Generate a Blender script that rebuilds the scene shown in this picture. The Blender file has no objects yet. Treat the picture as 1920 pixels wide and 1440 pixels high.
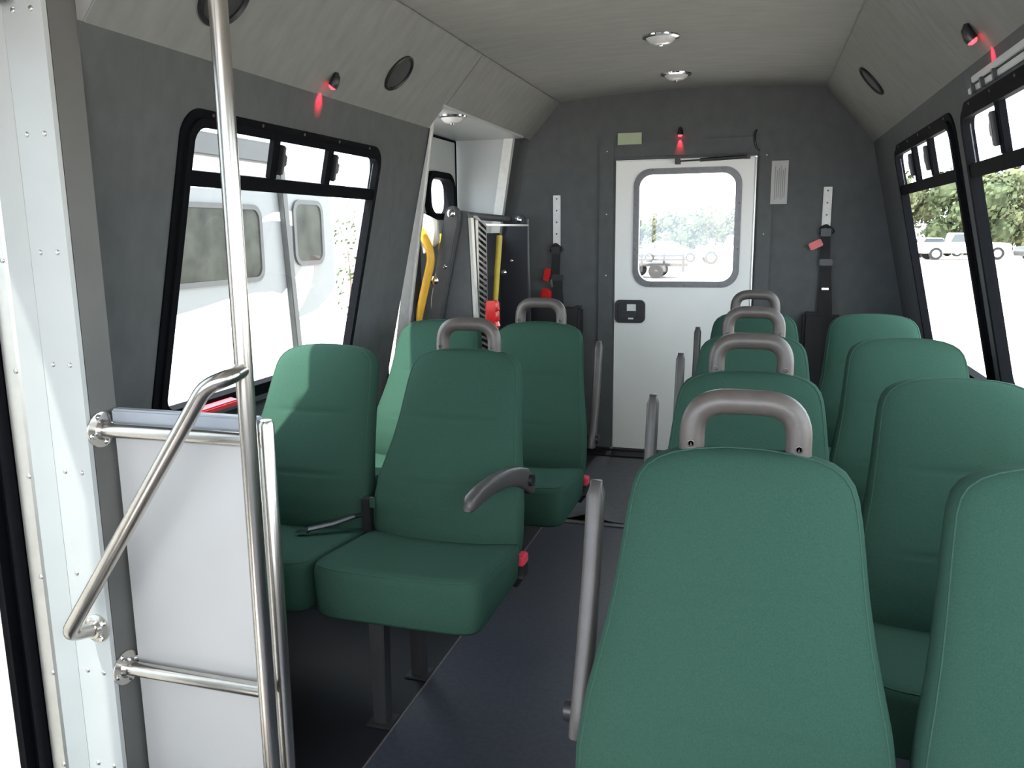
import bpy, math, random
from mathutils import Vector, Matrix
random.seed(7)
scene = bpy.context.scene
COL = scene.collection

# ------------------------------------------------------------------ camera
cam_d = bpy.data.cameras.new('camera')
cam = bpy.data.objects.new('camera', cam_d); COL.objects.link(cam)
cam_d.sensor_width = 36.0
cam_d.lens = 1530.0 / 1920.0 * 36.0
cam_d.clip_start = 0.02; cam_d.clip_end = 600
_v = Vector((468, -288, 1530)).normalized()
_d = Vector((84, (1530 ** 2 + 468 * 84) / 288.0, 1530)).normalized()
_z = -_d; _x = _v.cross(_z)
# rows of R: world axes in image axes (right, down, forward)
cam.matrix_world = Matrix(((_x[0], -_x[1], -_x[2], 0.0), (_v[0], -_v[1], -_v[2], 0.0),
                           (_z[0], -_z[1], -_z[2], 1.30), (0, 0, 0, 1)))
scene.camera = cam

# ------------------------------------------------------------------ world, sun, exposure
world = bpy.data.worlds.new('sky'); scene.world = world; world.use_nodes = True
nt = world.node_tree; nt.nodes.clear()
wo = nt.nodes.new('ShaderNodeOutputWorld'); bg = nt.nodes.new('ShaderNodeBackground')
tc = nt.nodes.new('ShaderNodeTexCoord'); nz = nt.nodes.new('ShaderNodeTexNoise'); rp = nt.nodes.new('ShaderNodeValToRGB')
nz.inputs['Scale'].default_value = 2.6; nz.inputs['Detail'].default_value = 6
rp.color_ramp.elements[0].position = 0.38; rp.color_ramp.elements[0].color = (0.62, 0.76, 0.95, 1)
rp.color_ramp.elements[1].position = 0.62; rp.color_ramp.elements[1].color = (1, 1, 1, 1)
nt.links.new(tc.outputs['Generated'], nz.inputs['Vector']); nt.links.new(nz.outputs['Fac'], rp.inputs['Fac'])
nt.links.new(rp.outputs['Color'], bg.inputs['Color']); nt.links.new(bg.outputs['Background'], wo.inputs['Surface'])
bg.inputs['Strength'].default_value = 1.5

sun_d = bpy.data.lights.new('sun', 'SUN'); sun_d.energy = 2.6; sun_d.angle = math.radians(1.2); sun_d.color = (1, 0.96, 0.9)
sun = bpy.data.objects.new('sun', sun_d); COL.objects.link(sun)
SUN_TO = Vector((-0.200, -0.476, 0.857))
sun.rotation_euler = SUN_TO.to_track_quat('Z', 'Y').to_euler(); sun.location = (-4, -8, 15)

vs = scene.view_settings
vs.view_transform = 'Standard'; vs.look = 'None'; vs.gamma = 1.0; vs.use_curve_mapping = False
vs.exposure = 2.74

# ------------------------------------------------------------------ materials
def mat(name, col, rough=0.6, metal=0.0, noise=0.0, nscale=40.0, bump=0.0, bscale=300.0, col2=None, spec=0.5, emit=None, estr=0.0,
        stretch=None, sheen=0.0):
    m = bpy.data.materials.new(name); m.use_nodes = True
    t = m.node_tree; b = t.nodes['Principled BSDF']
    b.inputs['Base Color'].default_value = (*col, 1); b.inputs['Roughness'].default_value = rough
    b.inputs['Metallic'].default_value = metal; b.inputs['Specular IOR Level'].default_value = spec
    if sheen: b.inputs['Sheen Weight'].default_value = sheen
    c = t.nodes.new('ShaderNodeTexCoord'); src = c.outputs['Object']
    if stretch:
        mp = t.nodes.new('ShaderNodeMapping'); mp.inputs['Scale'].default_value = stretch
        t.links.new(src, mp.inputs['Vector']); src = mp.outputs['Vector']
    if noise or col2:
        n = t.nodes.new('ShaderNodeTexNoise'); n.inputs['Scale'].default_value = nscale; n.inputs['Detail'].default_value = 5
        r = t.nodes.new('ShaderNodeValToRGB')
        c2 = col2 or tuple(min(1, k * (1 + noise)) for k in col)
        c1 = col if col2 else tuple(k * (1 - noise) for k in col)
        r.color_ramp.elements[0].position = 0.3; r.color_ramp.elements[1].position = 0.7
        r.color_ramp.elements[0].color = (*c1, 1); r.color_ramp.elements[1].color = (*c2, 1)
        t.links.new(src, n.inputs['Vector']); t.links.new(n.outputs['Fac'], r.inputs['Fac']); t.links.new(r.outputs['Color'], b.inputs['Base Color'])
    if bump:
        n2 = t.nodes.new('ShaderNodeTexNoise'); n2.inputs['Scale'].default_value = bscale; n2.inputs['Detail'].default_value = 3
        bp = t.nodes.new('ShaderNodeBump'); bp.inputs['Strength'].default_value = bump; bp.inputs['Distance'].default_value = 0.002
        t.links.new(src, n2.inputs['Vector']); t.links.new(n2.outputs['Fac'], bp.inputs['Height']); t.links.new(bp.outputs['Normal'], b.inputs['Normal'])
    if emit:
        b.inputs['Emission Color'].default_value = (*emit, 1); b.inputs['Emission Strength'].default_value = estr
    return m

def glass_mat(name, tint, gloss):
    m = bpy.data.materials.new(name); m.use_nodes = True; t = m.node_tree; t.nodes.clear()
    o = t.nodes.new('ShaderNodeOutputMaterial'); mx = t.nodes.new('ShaderNodeMixShader')
    a = t.nodes.new('ShaderNodeBsdfTransparent'); g = t.nodes.new('ShaderNodeBsdfGlossy')
    a.inputs['Color'].default_value = (*tint, 1); g.inputs['Roughness'].default_value = 0.03; g.inputs['Color'].default_value = (1, 1, 1, 1)
    mx.inputs['Fac'].default_value = gloss
    t.links.new(a.outputs[0], mx.inputs[1]); t.links.new(g.outputs[0], mx.inputs[2]); t.links.new(mx.outputs[0], o.inputs['Surface'])
    return m

M = dict(
    wall=mat('grey_wall_fabric', (0.110, 0.116, 0.118), 0.95, noise=0.07, nscale=16, bump=0.35, bscale=420, spec=0.1, stretch=(1, 1.3, 0.8)),
    ceil=mat('grey_ceiling_fabric', (0.30, 0.302, 0.288), 0.95, noise=0.06, nscale=11, bump=0.35, bscale=420, spec=0.1, stretch=(0.6, 2.4, 1)),
    cove=mat('grey_cove_fabric', (0.245, 0.247, 0.237), 0.95, noise=0.07, nscale=11, bump=0.35, bscale=420, spec=0.1, stretch=(0.6, 2.4, 1)),
    seam=mat('dark_seam', (0.03, 0.03, 0.03), 0.9),
    floor=mat('navy_vinyl_floor', (0.037, 0.041, 0.056), 0.45, noise=0.2, nscale=60, bump=0.08, bscale=250),
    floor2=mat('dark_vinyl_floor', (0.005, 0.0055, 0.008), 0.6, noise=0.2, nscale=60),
    mat=mat('grey_rubber_mat', (0.075, 0.077, 0.082), 0.6, noise=0.15, nscale=30, bump=0.2, bscale=120),
    strip=mat('worn_trim_strip', (0.11, 0.105, 0.105), 0.5, noise=0.2, nscale=50),
    seat=mat('green_seat_fabric', (0.0270, 0.0640, 0.0465), 0.92, noise=0.10, nscale=400, bump=0.15, bscale=700, spec=0.06),
    piping=mat('green_piping', (0.028, 0.068, 0.050), 0.85, noise=0.08, nscale=200, spec=0.2),
    shell=mat('black_seat_shell', (0.02, 0.02, 0.022), 0.5, noise=0.1, nscale=80),
    handle=mat('taupe_plastic', (0.072, 0.062, 0.056), 0.40, noise=0.12, nscale=25, bump=0.15, bscale=500),
    arm=mat('grey_armrest_plastic', (0.050, 0.045, 0.043), 0.42, noise=0.15, nscale=25, bump=0.15, bscale=500),
    screw=mat('screw_steel', (0.09, 0.085, 0.08), 0.35, metal=0.8, noise=0.1),
    black=mat('black_plastic', (0.014, 0.014, 0.016), 0.4, noise=0.1, nscale=50),
    blackmetal=mat('black_frame_metal', (0.022, 0.023, 0.026), 0.38, noise=0.15, nscale=40),
    rubber=mat('black_rubber', (0.006, 0.0065, 0.008), 0.75, noise=0.15, nscale=60, spec=0.04),
    gasket=mat('grey_gasket', (0.13, 0.13, 0.13), 0.35, metal=0.3, noise=0.12, nscale=40),
    steel=mat('brushed_stainless', (0.62, 0.59, 0.55), 0.24, metal=1.0, noise=0.07, nscale=30, stretch=(1, 1, 0.1)),
    alu=mat('aluminium', (0.62, 0.61, 0.58), 0.35, metal=0.85, noise=0.06, nscale=20),
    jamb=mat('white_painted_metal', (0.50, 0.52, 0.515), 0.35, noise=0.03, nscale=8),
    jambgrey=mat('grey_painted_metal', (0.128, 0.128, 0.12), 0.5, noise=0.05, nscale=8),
    panel=mat('light_grey_laminate', (0.45, 0.45, 0.445), 0.45, noise=0.02, nscale=6),
    edge=mat('blue_grey_edge', (0.36, 0.39, 0.44), 0.45, noise=0.04, nscale=10),
    door=mat('white_door_paint', (0.86, 0.86, 0.82), 0.4, noise=0.02, nscale=5),
    vest=mat('white_vestibule_panel', (0.46, 0.49, 0.49), 0.35, noise=0.02, nscale=5),
    red=mat('red_plastic', (0.62, 0.015, 0.015), 0.25, noise=0.15, nscale=40),
    pink=mat('red_button', (0.62, 0.05, 0.09), 0.35, noise=0.08, nscale=40),
    redlatch=mat('red_latch', (0.65, 0.04, 0.06), 0.4, noise=0.08, nscale=40),
    yellow=mat('yellow_rail', (0.72, 0.40, 0.03), 0.4, noise=0.08, nscale=30),
    yellow2=mat('yellow_pole_paint', (0.55, 0.42, 0.04), 0.45, noise=0.08, nscale=30),
    liftgrey=mat('dark_grey_lift_metal', (0.075, 0.078, 0.082), 0.4, noise=0.12, nscale=20),
    liftdark=mat('black_lift_metal', (0.018, 0.020, 0.026), 0.45, noise=0.15, nscale=30),
    liftlight=mat('pale_lift_metal', (0.50, 0.50, 0.45), 0.4, metal=0.4, noise=0.06, nscale=20),
    track=mat('white_track', (0.72, 0.72, 0.69), 0.4, noise=0.06, nscale=40),
    web=mat('black_webbing', (0.016, 0.016, 0.018), 0.8, noise=0.25, nscale=300, bump=0.4, bscale=700),
    paper=mat('white_paper', (0.45, 0.45, 0.44), 0.8, noise=0.03, nscale=30),
    ink=mat('grey_ink', (0.22, 0.22, 0.22), 0.8, noise=0.05),
    glow=mat('glow_green_label', (0.40, 0.47, 0.30), 0.6, noise=0.04, nscale=30),
    lens=mat('frosted_lens', (0.62, 0.63, 0.62), 0.18, noise=0.05, nscale=30),
    chrome=mat('chrome', (0.75, 0.75, 0.75), 0.12, metal=1.0, noise=0.03),
    led=mat('red_led', (0.8, 0.02, 0.02), 0.3, emit=(1, 0.02, 0.03), estr=1.6, noise=0.02),
    grille=mat('speaker_grille', (0.035, 0.035, 0.037), 0.7, noise=0.25, nscale=400, bump=0.6, bscale=900),
    ground=mat('pale_dirt', (0.52, 0.46, 0.41), 0.95, noise=0.18, nscale=0.35, bump=0.4, bscale=4, stretch=(1, 0.5, 1)),
    rvwhite=mat('white_fibreglass', (0.80, 0.80, 0.78), 0.3, noise=0.02, nscale=2),
    rvgrey=mat('silver_grey_decal', (0.135, 0.14, 0.143), 0.35, noise=0.03, nscale=3),
    rvline=mat('mid_grey_line', (0.22, 0.22, 0.22), 0.4, noise=0.03, nscale=3),
    rvglass=mat('tinted_trailer_glass', (0.030, 0.032, 0.026), 0.25, noise=0.6, nscale=4, spec=0.12),
    awning=mat('grey_awning_metal', (0.045, 0.045, 0.045), 0.5, noise=0.05, nscale=6),
    leafA=mat('leaf_green', (0.066, 0.082, 0.040), 0.8, noise=0.45, nscale=0.8, spec=0.2),
    leafB=mat('leaf_yellow_green', (0.095, 0.104, 0.052), 0.8, noise=0.4, nscale=0.8, spec=0.2),
    bark=mat('bark', (0.12, 0.09, 0.07), 0.9, noise=0.3, nscale=6),
    carwhite=mat('white_car_paint', (0.75, 0.75, 0.75), 0.25, noise=0.02, nscale=2),
    carred=mat('dark_red_car_paint', (0.30, 0.03, 0.05), 0.3, noise=0.05, nscale=2),
    cardark=mat('charcoal_car_paint', (0.06, 0.06, 0.065), 0.3, noise=0.05, nscale=2),
    carglass=mat('car_glass', (0.06, 0.07, 0.08), 0.1, noise=0.05, nscale=2),
    tyre=mat('tyre_rubber', (0.012, 0.012, 0.012), 0.8, noise=0.1, nscale=20),
    hub=mat('alloy_hub', (0.5, 0.5, 0.5), 0.35, metal=0.7, noise=0.05),
    tint=glass_mat('tinted_door_glass', (0.46, 0.48, 0.48), 0.05),
    clear=glass_mat('clear_glass', (0.93, 0.94, 0.93), 0.04),
    glass=glass_mat('window_glass', (0.84, 0.86, 0.85), 0.05),
)

# ------------------------------------------------------------------ mesh helpers
class MB:
    def __init__(s, f=None): s.v = []; s.f = []; s.map = f
    def add(s, vs, fs):
        o = len(s.v); s.v += [tuple(s.map(*p)) if s.map else tuple(p) for p in vs]; s.f += [tuple(i + o for i in q) for q in fs]
        return s
    def box(s, a, b):
        x0, y0, z0 = [min(p, q) for p, q in zip(a, b)]; x1, y1, z1 = [max(p, q) for p, q in zip(a, b)]
        return s.add([(x0, y0, z0), (x1, y0, z0), (x1, y1, z0), (x0, y1, z0), (x0, y0, z1), (x1, y0, z1), (x1, y1, z1), (x0, y1, z1)],
                     [(0, 3, 2, 1), (4, 5, 6, 7), (0, 1, 5, 4), (1, 2, 6, 5), (2, 3, 7, 6), (3, 0, 4, 7)])
    def loft(s, loops, cap0=True, cap1=True, closed=False):
        n = len(loops[0]); vs = [p for l in loops for p in l]; fs = []
        m = len(loops)
        for i in range(m if closed else m - 1):
            j = (i + 1) % m
            for k in range(n):
                k2 = (k + 1) % n; fs.append((i * n + k, i * n + k2, j * n + k2, j * n + k))
        if cap0 and not closed: fs.append(tuple(range(n - 1, -1, -1)))
        if cap1 and not closed: fs.append(tuple((m - 1) * n + k for k in range(n)))
        return s.add(vs, fs)
    def tube(s, pts, r, n=14, closed=False, squash=1.0):
        pts = [Vector(p) for p in pts]; loops = []
        t0 = (pts[1] - pts[0]).normalized()
        up = Vector((0, 0, 1)) if abs(t0.z) < 0.9 else Vector((1, 0, 0))
        a = t0.cross(up).normalized(); b = t0.cross(a).normalized()
        prev = t0
        for i, p in enumerate(pts):
            if i == 0: t = t0
            elif i == len(pts) - 1: t = (pts[i] - pts[i - 1]).normalized()
            else: t = ((pts[i + 1] - p).normalized() + (p - pts[i - 1]).normalized()).normalized()
            q = prev.rotation_difference(t); a = q @ a; b = q @ b; prev = t
            rr = r[i] if isinstance(r, (list, tuple)) else r
            loops.append([p + a * (rr * math.cos(2 * math.pi * k / n)) + b * (rr * squash * math.sin(2 * math.pi * k / n)) for k in range(n)])
        return s.loft(loops, closed=closed)
    def prism(s, poly, axis, a, b):
        def P(u, v, w):
            return {0: (w, u, v), 1: (u, w, v), 2: (u, v, w)}[axis]
        n = len(poly)
        vs = [P(u, v, a) for u, v in poly] + [P(u, v, b) for u, v in poly]
        fs = [tuple(range(n - 1, -1, -1)), tuple(range(n, 2 * n))] + [(k, (k + 1) % n, n + (k + 1) % n, n + k) for k in range(n)]
        return s.add(vs, fs)
    def lathe(s, prof, c, ax=(0, 0, 1), n=24):
        ax = Vector(ax).normalized(); up = Vector((0, 0, 1)) if abs(ax.z) < 0.9 else Vector((1, 0, 0))
        a = ax.cross(up).normalized(); b = ax.cross(a); c = Vector(c)
        loops = [[c + ax * h + (a * math.cos(2 * math.pi * k / n) + b * math.sin(2 * math.pi * k / n)) * r for k in range(n)] for r, h in prof]
        return s.loft(loops)
    def ring(s, outer, inner, w0, w1):
        """frame between two 2-d loops of equal length, map (u,v,w)"""
        n = len(outer)
        vs = [(u, v, w0) for u, v in outer] + [(u, v, w0) for u, v in inner] + [(u, v, w1) for u, v in outer] + [(u, v, w1) for u, v in inner]
        fs = []
        for k in range(n):
            q = (k + 1) % n
            fs += [(k, q, n + q, n + k), (2 * n + k, 3 * n + k, 3 * n + q, 2 * n + q), (k, 2 * n + k, 2 * n + q, q), (n + k, n + q, 3 * n + q, 3 * n + k)]
        return s.add(vs, fs)

def rrect(u0, u1, v0, v1, r, n=6):
    out = []
    for cu, cv, a0 in ((u1 - r, v1 - r, 0), (u0 + r, v1 - r, 90), (u0 + r, v0 + r, 180), (u1 - r, v0 + r, 270)):
        for k in range(n + 1):
            a = math.radians(a0 + 90 * k / n); out.append((cu + r * math.cos(a), cv + r * math.sin(a)))
    return out

def fillet(pts, r, n=6):
    pts = [Vector(p) for p in pts]; out = [pts[0]]
    for i in range(1, len(pts) - 1):
        a = (pts[i - 1] - pts[i]); b = (pts[i + 1] - pts[i])
        d = min(r, a.length * 0.49, b.length * 0.49); p0 = pts[i] + a.normalized() * d; p2 = pts[i] + b.normalized() * d
        for k in range(n + 1):
            t = k / n; out.append(p0 * (1 - t) ** 2 + pts[i] * (2 * t * (1 - t)) + p2 * t * t)
    out.append(pts[-1]); return out

def interp(z, zs, xs):
    if z <= zs[0]: return xs[0]
    for i in range(len(zs) - 1):
        if z <= zs[i + 1]:
            t = (z - zs[i]) / (zs[i + 1] - zs[i]); return xs[i] + (xs[i + 1] - xs[i]) * t
    return xs[-1]

CACHE = {}
def mesh_of(mb, name, material, smooth=True, ang=35, bevel=0):
    me = bpy.data.meshes.new(name); me.from_pydata(mb.v, [], mb.f); me.update()
    import bmesh
    bm = bmesh.new(); bm.from_mesh(me); bmesh.ops.recalc_face_normals(bm, faces=bm.faces)
    if bevel:
        bmesh.ops.bevel(bm, geom=[e for e in bm.edges if len(e.link_faces) == 2 and e.calc_face_angle() > 0.5], offset=bevel, segments=2, affect='EDGES')
    bm.to_mesh(me); bm.free()
    me.materials.append(material)
    if smooth:
        me.shade_smooth()
        try: me.set_sharp_from_angle(angle=math.radians(ang))
        except Exception: pass
    return me

def obj(name, mb, m, parent=None, smooth=True, ang=35, bevel=0, loc=None, label=None):
    o = bpy.data.objects.new(name, mesh_of(mb, name, M[m] if isinstance(m, str) else m, smooth, ang, bevel)); COL.objects.link(o)
    if parent: o.parent = parent
    if loc: o.location = loc
    if label: o['label'] = label
    return o
def cached(name, key, fn, m, parent, loc=(0, 0, 0), rot=(0, 0, 0), bevel=0, ang=35, label=None):
    if key not in CACHE: CACHE[key] = mesh_of(fn(), name, M[m], True, ang, bevel)
    o = bpy.data.objects.new(name, CACHE[key]); COL.objects.link(o)
    o.parent = parent; o.location = loc; o.rotation_euler = rot
    if label: o['label'] = label
    return o
def tag(o, label, cat, group=None, kind=None):
    o['label'] = label; o['category'] = cat
    if group: o['group'] = group
    if kind: o['kind'] = kind
    return o
def empty(name, loc, label, cat, group=None, kind=None, rz=0):
    o = bpy.data.objects.new(name, None); COL.objects.link(o); o.location = loc; o.rotation_euler = (0, 0, rz); o.empty_display_size = 0.1
    return tag(o, label, cat, group, kind)
def struct(o, label, cat): return tag(o, label, cat, None, 'structure')

# ------------------------------------------------------------------ the bus shell
AX = -0.425; YR = 4.77; YF = -1.05; ZT = 1.748; XT = 0.964; SL = 0.2255
def wx(z): return XT + SL * (ZT - max(z, 0.5))
NL = math.sqrt(1 + SL * SL)
def wallmap(side):
    """u = along the bus, v = height, n = distance into the bus from the wall face"""
    def f(u, v, n):
        return (AX + side * (wx(v) - n / NL), u, v - n * SL / NL if v > 0.5 else v)
    return f

# floor: aisle vinyl with darker vinyl under the seats, its colour deepened for the shade there
fl = struct(obj('floor', MB().box((-0.885, -1.05, -0.03), (AX + 1.25, YR, 0)), 'floor', smooth=False), 'dark navy vinyl floor down the bus aisle', 'floor')
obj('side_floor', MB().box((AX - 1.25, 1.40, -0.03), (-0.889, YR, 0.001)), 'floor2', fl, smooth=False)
obj('seam_strip', MB().box((-0.8895, 1.40, -0.02), (-0.8845, 3.42, 0.0025)), 'strip', fl, smooth=False)
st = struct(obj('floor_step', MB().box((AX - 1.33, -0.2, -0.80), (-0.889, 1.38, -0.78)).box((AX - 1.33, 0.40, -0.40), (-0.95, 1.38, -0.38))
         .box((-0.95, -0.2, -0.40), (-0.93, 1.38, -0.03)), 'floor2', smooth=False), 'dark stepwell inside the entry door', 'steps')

# ceiling
def ceil_z(x): return 2.035 + 0.035 * (1 - (x / 0.72) ** 2)
mb = MB(); nx = 14
for k in range(nx):
    x0 = -0.72 + 1.44 * k / nx; x1 = -0.72 + 1.44 * (k + 1) / nx
    mb.add([(AX + x0, YF, ceil_z(x0)), (AX + x1, YF, ceil_z(x1)), (AX + x1, YR, ceil_z(x1)), (AX + x0, YR, ceil_z(x0)),
            (AX + x0, YF, ceil_z(x0) + 0.015), (AX + x1, YF, ceil_z(x1) + 0.015), (AX + x1, YR, ceil_z(x1) + 0.015), (AX + x0, YR, ceil_z(x0) + 0.015)],
           [(0, 3, 2, 1), (4, 5, 6, 7), (0, 1, 5, 4), (2, 3, 7, 6)])
ceiling = struct(obj('ceiling', mb, 'ceil'), 'gently arched grey fabric ceiling', 'ceiling')
def cove_piece(side, y0, y1, zlow=1.738):
    t = (zlow - 1.738) / (2.030 - 1.738)
    xa = 0.972 + (0.716 - 0.972) * t; xb = 0.716
    n = Vector((-(2.030 - 1.738), -(0.972 - 0.716))).normalized()   # inward
    th = 0.012
    P = [(xa, zlow), (xb, 2.030), (xb - n.x * th, 2.030 - n.y * th), (xa - n.x * th, zlow - n.y * th)]
    m = MB(); poly = [(AX + side * p[0], p[1]) for p in P]
    m.prism(poly, 1, y0, y1)
    return obj('cove_panel', m, 'cove', ceiling, smooth=False, bevel=0.003)
for y0, y1, zl in ((YF, 0.4, 1.738), (1.494, 3.398, 1.738), (3.402, YR, 1.83)): cove_piece(-1, y0, y1, zl)
for y0, y1 in ((YF, 0.5), (0.504, 2.678), (2.682, YR)): cove_piece(1, y0, y1)
# outer roof shell, added above to stop light leaking past the coves
def roof_poly(xl, zl):
    return [(AX - xl, zl), (AX - 0.80, 2.12), (AX, 2.17), (AX + 0.80, 2.12), (AX + 1.06, 1.70), (AX + 1.10, 1.72), (AX + 0.83, 2.16), (AX, 2.21), (AX - 0.83, 2.16), (AX - xl - 0.04, zl + 0.02)]
struct(obj('roof', MB().prism(roof_poly(1.06, 1.70), 1, YF - 0.05, 0.40).prism(roof_poly(0.985, 1.845), 1, 0.40, 1.478).prism(roof_poly(1.06, 1.70), 1, 1.478, 3.37).prism(roof_poly(0.97, 1.845), 1, 3.37, YR + 0.06), 'rvwhite'), 'outer white roof skin of the bus, added against light leaks', 'roof')

# side walls as cells around the openings
def wall(name, side, y0, y1, holes, label):
    ys = sorted({y0, y1, *[h[0] for h in holes], *[h[1] for h in holes]})
    zs = sorted({-0.03, 0.5, ZT, *[h[2] for h in holes], *[h[3] for h in holes]})
    zs = [z for z in zs if z <= 1.83]
    m = MB(wallmap(side))
    for i in range(len(ys) - 1):
        for j in range(len(zs) - 1):
            yc = (ys[i] + ys[i + 1]) / 2; zc = (zs[j] + zs[j + 1]) / 2
            if ys[i] < y0 - 1e-6 or ys[i + 1] > y1 + 1e-6: continue
            if any(h[0] < yc < h[1] and h[2] < zc < h[3] for h in holes): continue
            m.box((ys[i], zs[j], 0), (ys[i + 1], zs[j + 1], -0.016))
    # note: box() is called in (u, v, n) order
    return struct(obj(name, m, 'wall', smooth=False), label, 'wall')
WIN = dict(L=(1.825, 2.985, 0.77, 1.628), R1=(1.70, 2.845, 0.77, 1.665), R2=(2.950, 4.125, 0.74, 1.665), RF=(0.42, 1.58, 0.77, 1.665), DR=(-0.95, 0.15, 0.85, 1.665))
def hole(k):
    a, b, c, d = WIN[k]; i = 0.022; return (a + i, b - i, c + i, d - i)
wl = wall('wall_left', -1, 1.49, YR, [hole('L'), (3.41, 4.60, -0.03, 1.9)], 'grey fabric wall with the big window and lift doorway')
obj('corner_panel', MB(wallmap(-1)).box((4.60, 1.74, 0), (YR, 1.86, -0.016)), 'wall', wl, smooth=False)
wr = wall('wall_right', 1, YF, YR, [hole(k) for k in ('R1', 'R2', 'RF', 'DR')], 'grey fabric wall with the row of windows')
# front corner left of the entry door opening, lengthened unseen to block sun
wall('wall_left_front', -1, YF, 0.82, [(-0.95, 0.30, 0.85, 1.66)], 'grey wall ahead of the entry door')
obj_h = obj('door_header', MB().box((-1.46, 0.40, 1.80), (-1.402, 1.399, 2.07)).box((-1.67, 0.826, 1.762), (-1.46, 1.374, 1.90)), 'jambgrey', smooth=False)  # outer box is added out of view to keep sun off the jamb top
struct(obj_h, 'grey header above the entry door opening with an added sun-blocking box', 'trim')
# front wall with windscreen opening
m = MB()
m.box((AX - 1.30, YF - 0.04, -0.8), (AX + 1.30, YF, 0.70)); m.box((AX - 1.05, YF - 0.04, 1.90), (AX + 1.05, YF, 2.12))
m.box((AX - 1.30, YF - 0.04, 0.70), (AX - 1.14, YF, 1.90)); m.box((AX + 1.14, YF - 0.04, 0.70), (AX + 1.30, YF, 1.90))
struct(obj('wall_front', m, 'wall', smooth=False), 'front wall of the bus with the windscreen opening', 'wall')

# rear wall around the rear door
DX0, DX1, DZ0, DZ1 = -0.815, -0.040, 0.0, 1.702
def arch(x): return ceil_z(x - AX)
m = MB()
left = [(AX - 1.29, -0.03), (DX0, -0.03), (DX0, 2.13), (AX - 0.80, 2.12), (AX - 1.06, 1.70), (AX - wx(0.5) - 0.04, 0.5)]
right = [(DX1, -0.03), (AX + 1.29, -0.03), (AX + wx(0.5) + 0.04, 0.5), (AX + 1.06, 1.70), (AX + 0.80, 2.12), (DX1, 2.13)]
top = [(DX0, DZ1), (DX1, DZ1), (DX1, 2.13), (AX, 2.17), (DX0, 2.13)]
for p in (left, right, top): m.prism(p, 1, YR, YR + 0.05)
struct(obj('wall_rear', m, 'wall', smooth=False), 'grey fabric rear wall around the white door', 'wall')
# fabric casing standing proud around the rear door
m = MB(); m.box((DX0 - 0.092, YR - 0.014, 0.0), (DX0 - 0.004, YR - 0.0005, 1.80)); m.box((DX0 - 0.004, YR - 0.014, DZ1 + 0.012), (DX1 + 0.09, YR - 0.0005, 1.80)); m.box((DX1 + 0.012, YR - 0.014, 0.0), (DX1 + 0.09, YR - 0.0005, DZ1 + 0.012))
cas = struct(obj('trim_1', m, 'wall', smooth=False, bevel=0.003), 'grey fabric casing strip around the white rear door', 'trim')
for x, z in ((DX0 - 0.045, 1.75), (DX0 - 0.045, 1.40), (DX0 - 0.045, 1.05), (DX1 + 0.05, 1.70), (DX1 + 0.05, 1.28)):
    cached('rivet', 'rivet_c', lambda: MB().lathe([(0.004, 0), (0.004, 0.001), (0.002, 0.0025)], (0, 0, 0), (0, -1, 0), 10), 'alu', cas, (x, YR - 0.014, z))
struct(obj('trim_2', MB().box((-0.93, YR - 0.05, 0.0), (0.05, YR - 0.0005, 0.018)).box((-0.93, YR - 0.16, 0.0), (0.05, YR - 0.052, 0.009)), 'floor2', smooth=False, bevel=0.002), 'dark threshold strips below the rear door', 'trim')

# ------------------------------------------------------------------ rear door
dr = empty('door_1', (0, 0, 0), 'white rear emergency door with a rounded window', 'door', kind='structure')
W0, W1, WZ0, WZ1 = -0.706, -0.112, 0.985, 1.648
m = MB(); d0, d1 = YR - 0.004, YR + 0.04
hx0, hx1, hz0, hz1 = W0 + 0.031, W1 - 0.031, WZ0 + 0.031, WZ1 - 0.031
m.box((DX0 + 0.006, d0, DZ0), (hx0, d1, DZ1 - 0.004)); m.box((hx1, d0, DZ0), (DX1 - 0.006, d1, DZ1 - 0.004)); m.box((hx0, d0, DZ0), (hx1, d1, hz0)); m.box((hx0, d0, hz1), (hx1, d1, DZ1 - 0.004))
obj('door_leaf', m, 'door', dr, smooth=False)
gk = MB(lambda u, v, w: (u, w, v))
o_, i_ = rrect(W0, W1, WZ0, WZ1, 0.095, 8), rrect(W0 + 0.034, W1 - 0.034, WZ0 + 0.034, WZ1 - 0.034, 0.072, 8)
mid = rrect(W0 + 0.014, W1 - 0.014, WZ0 + 0.014, WZ1 - 0.014, 0.085, 8)
gk.ring(o_, mid, d0 - 0.010, d0 + 0.01); gk.ring(mid, i_, d0 - 0.018, d0 + 0.03)
gasket = obj('window_gasket', gk, 'gasket', dr, bevel=0)
for x, z in ((-0.60, WZ0 + 0.012), (-0.41, WZ0 + 0.012), (-0.22, WZ0 + 0.012), (-0.60, WZ1 - 0.012), (-0.22, WZ1 - 0.012), (W0 + 0.012, 1.20), (W0 + 0.012, 1.45), (W1 - 0.012, 1.2), (W1 - 0.012, 1.45)):
    cached('screw', 'screw_g', lambda: MB().lathe([(0.005, 0), (0.005, 0.001), (0.003, 0.003)], (0, 0, 0), (0, -1, 0), 10), 'screw', gasket, (x, d0 - 0.009, z))
obj('pane', MB(lambda u, v, w: (u, w, v)).prism(rrect(W0 + 0.03, W1 - 0.03, WZ0 + 0.03, WZ1 - 0.03, 0.07, 8), 2, d0 + 0.014, d0 + 0.019), 'clear', dr, smooth=False)
hb = MB(lambda u, v, w: (u, w, v))
hb.ring(rrect(-0.806, -0.628, 0.776, 0.910, 0.03), rrect(-0.788, -0.646, 0.794, 0.892, 0.02), d0 - 0.016, d0 - 0.0005)
hb.prism(rrect(-0.790, -0.644, 0.792, 0.894, 0.02), 2, d0 - 0.004, d0 - 0.0005)
hd = obj('latch_box', hb, 'black', dr, bevel=0.002)
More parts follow.
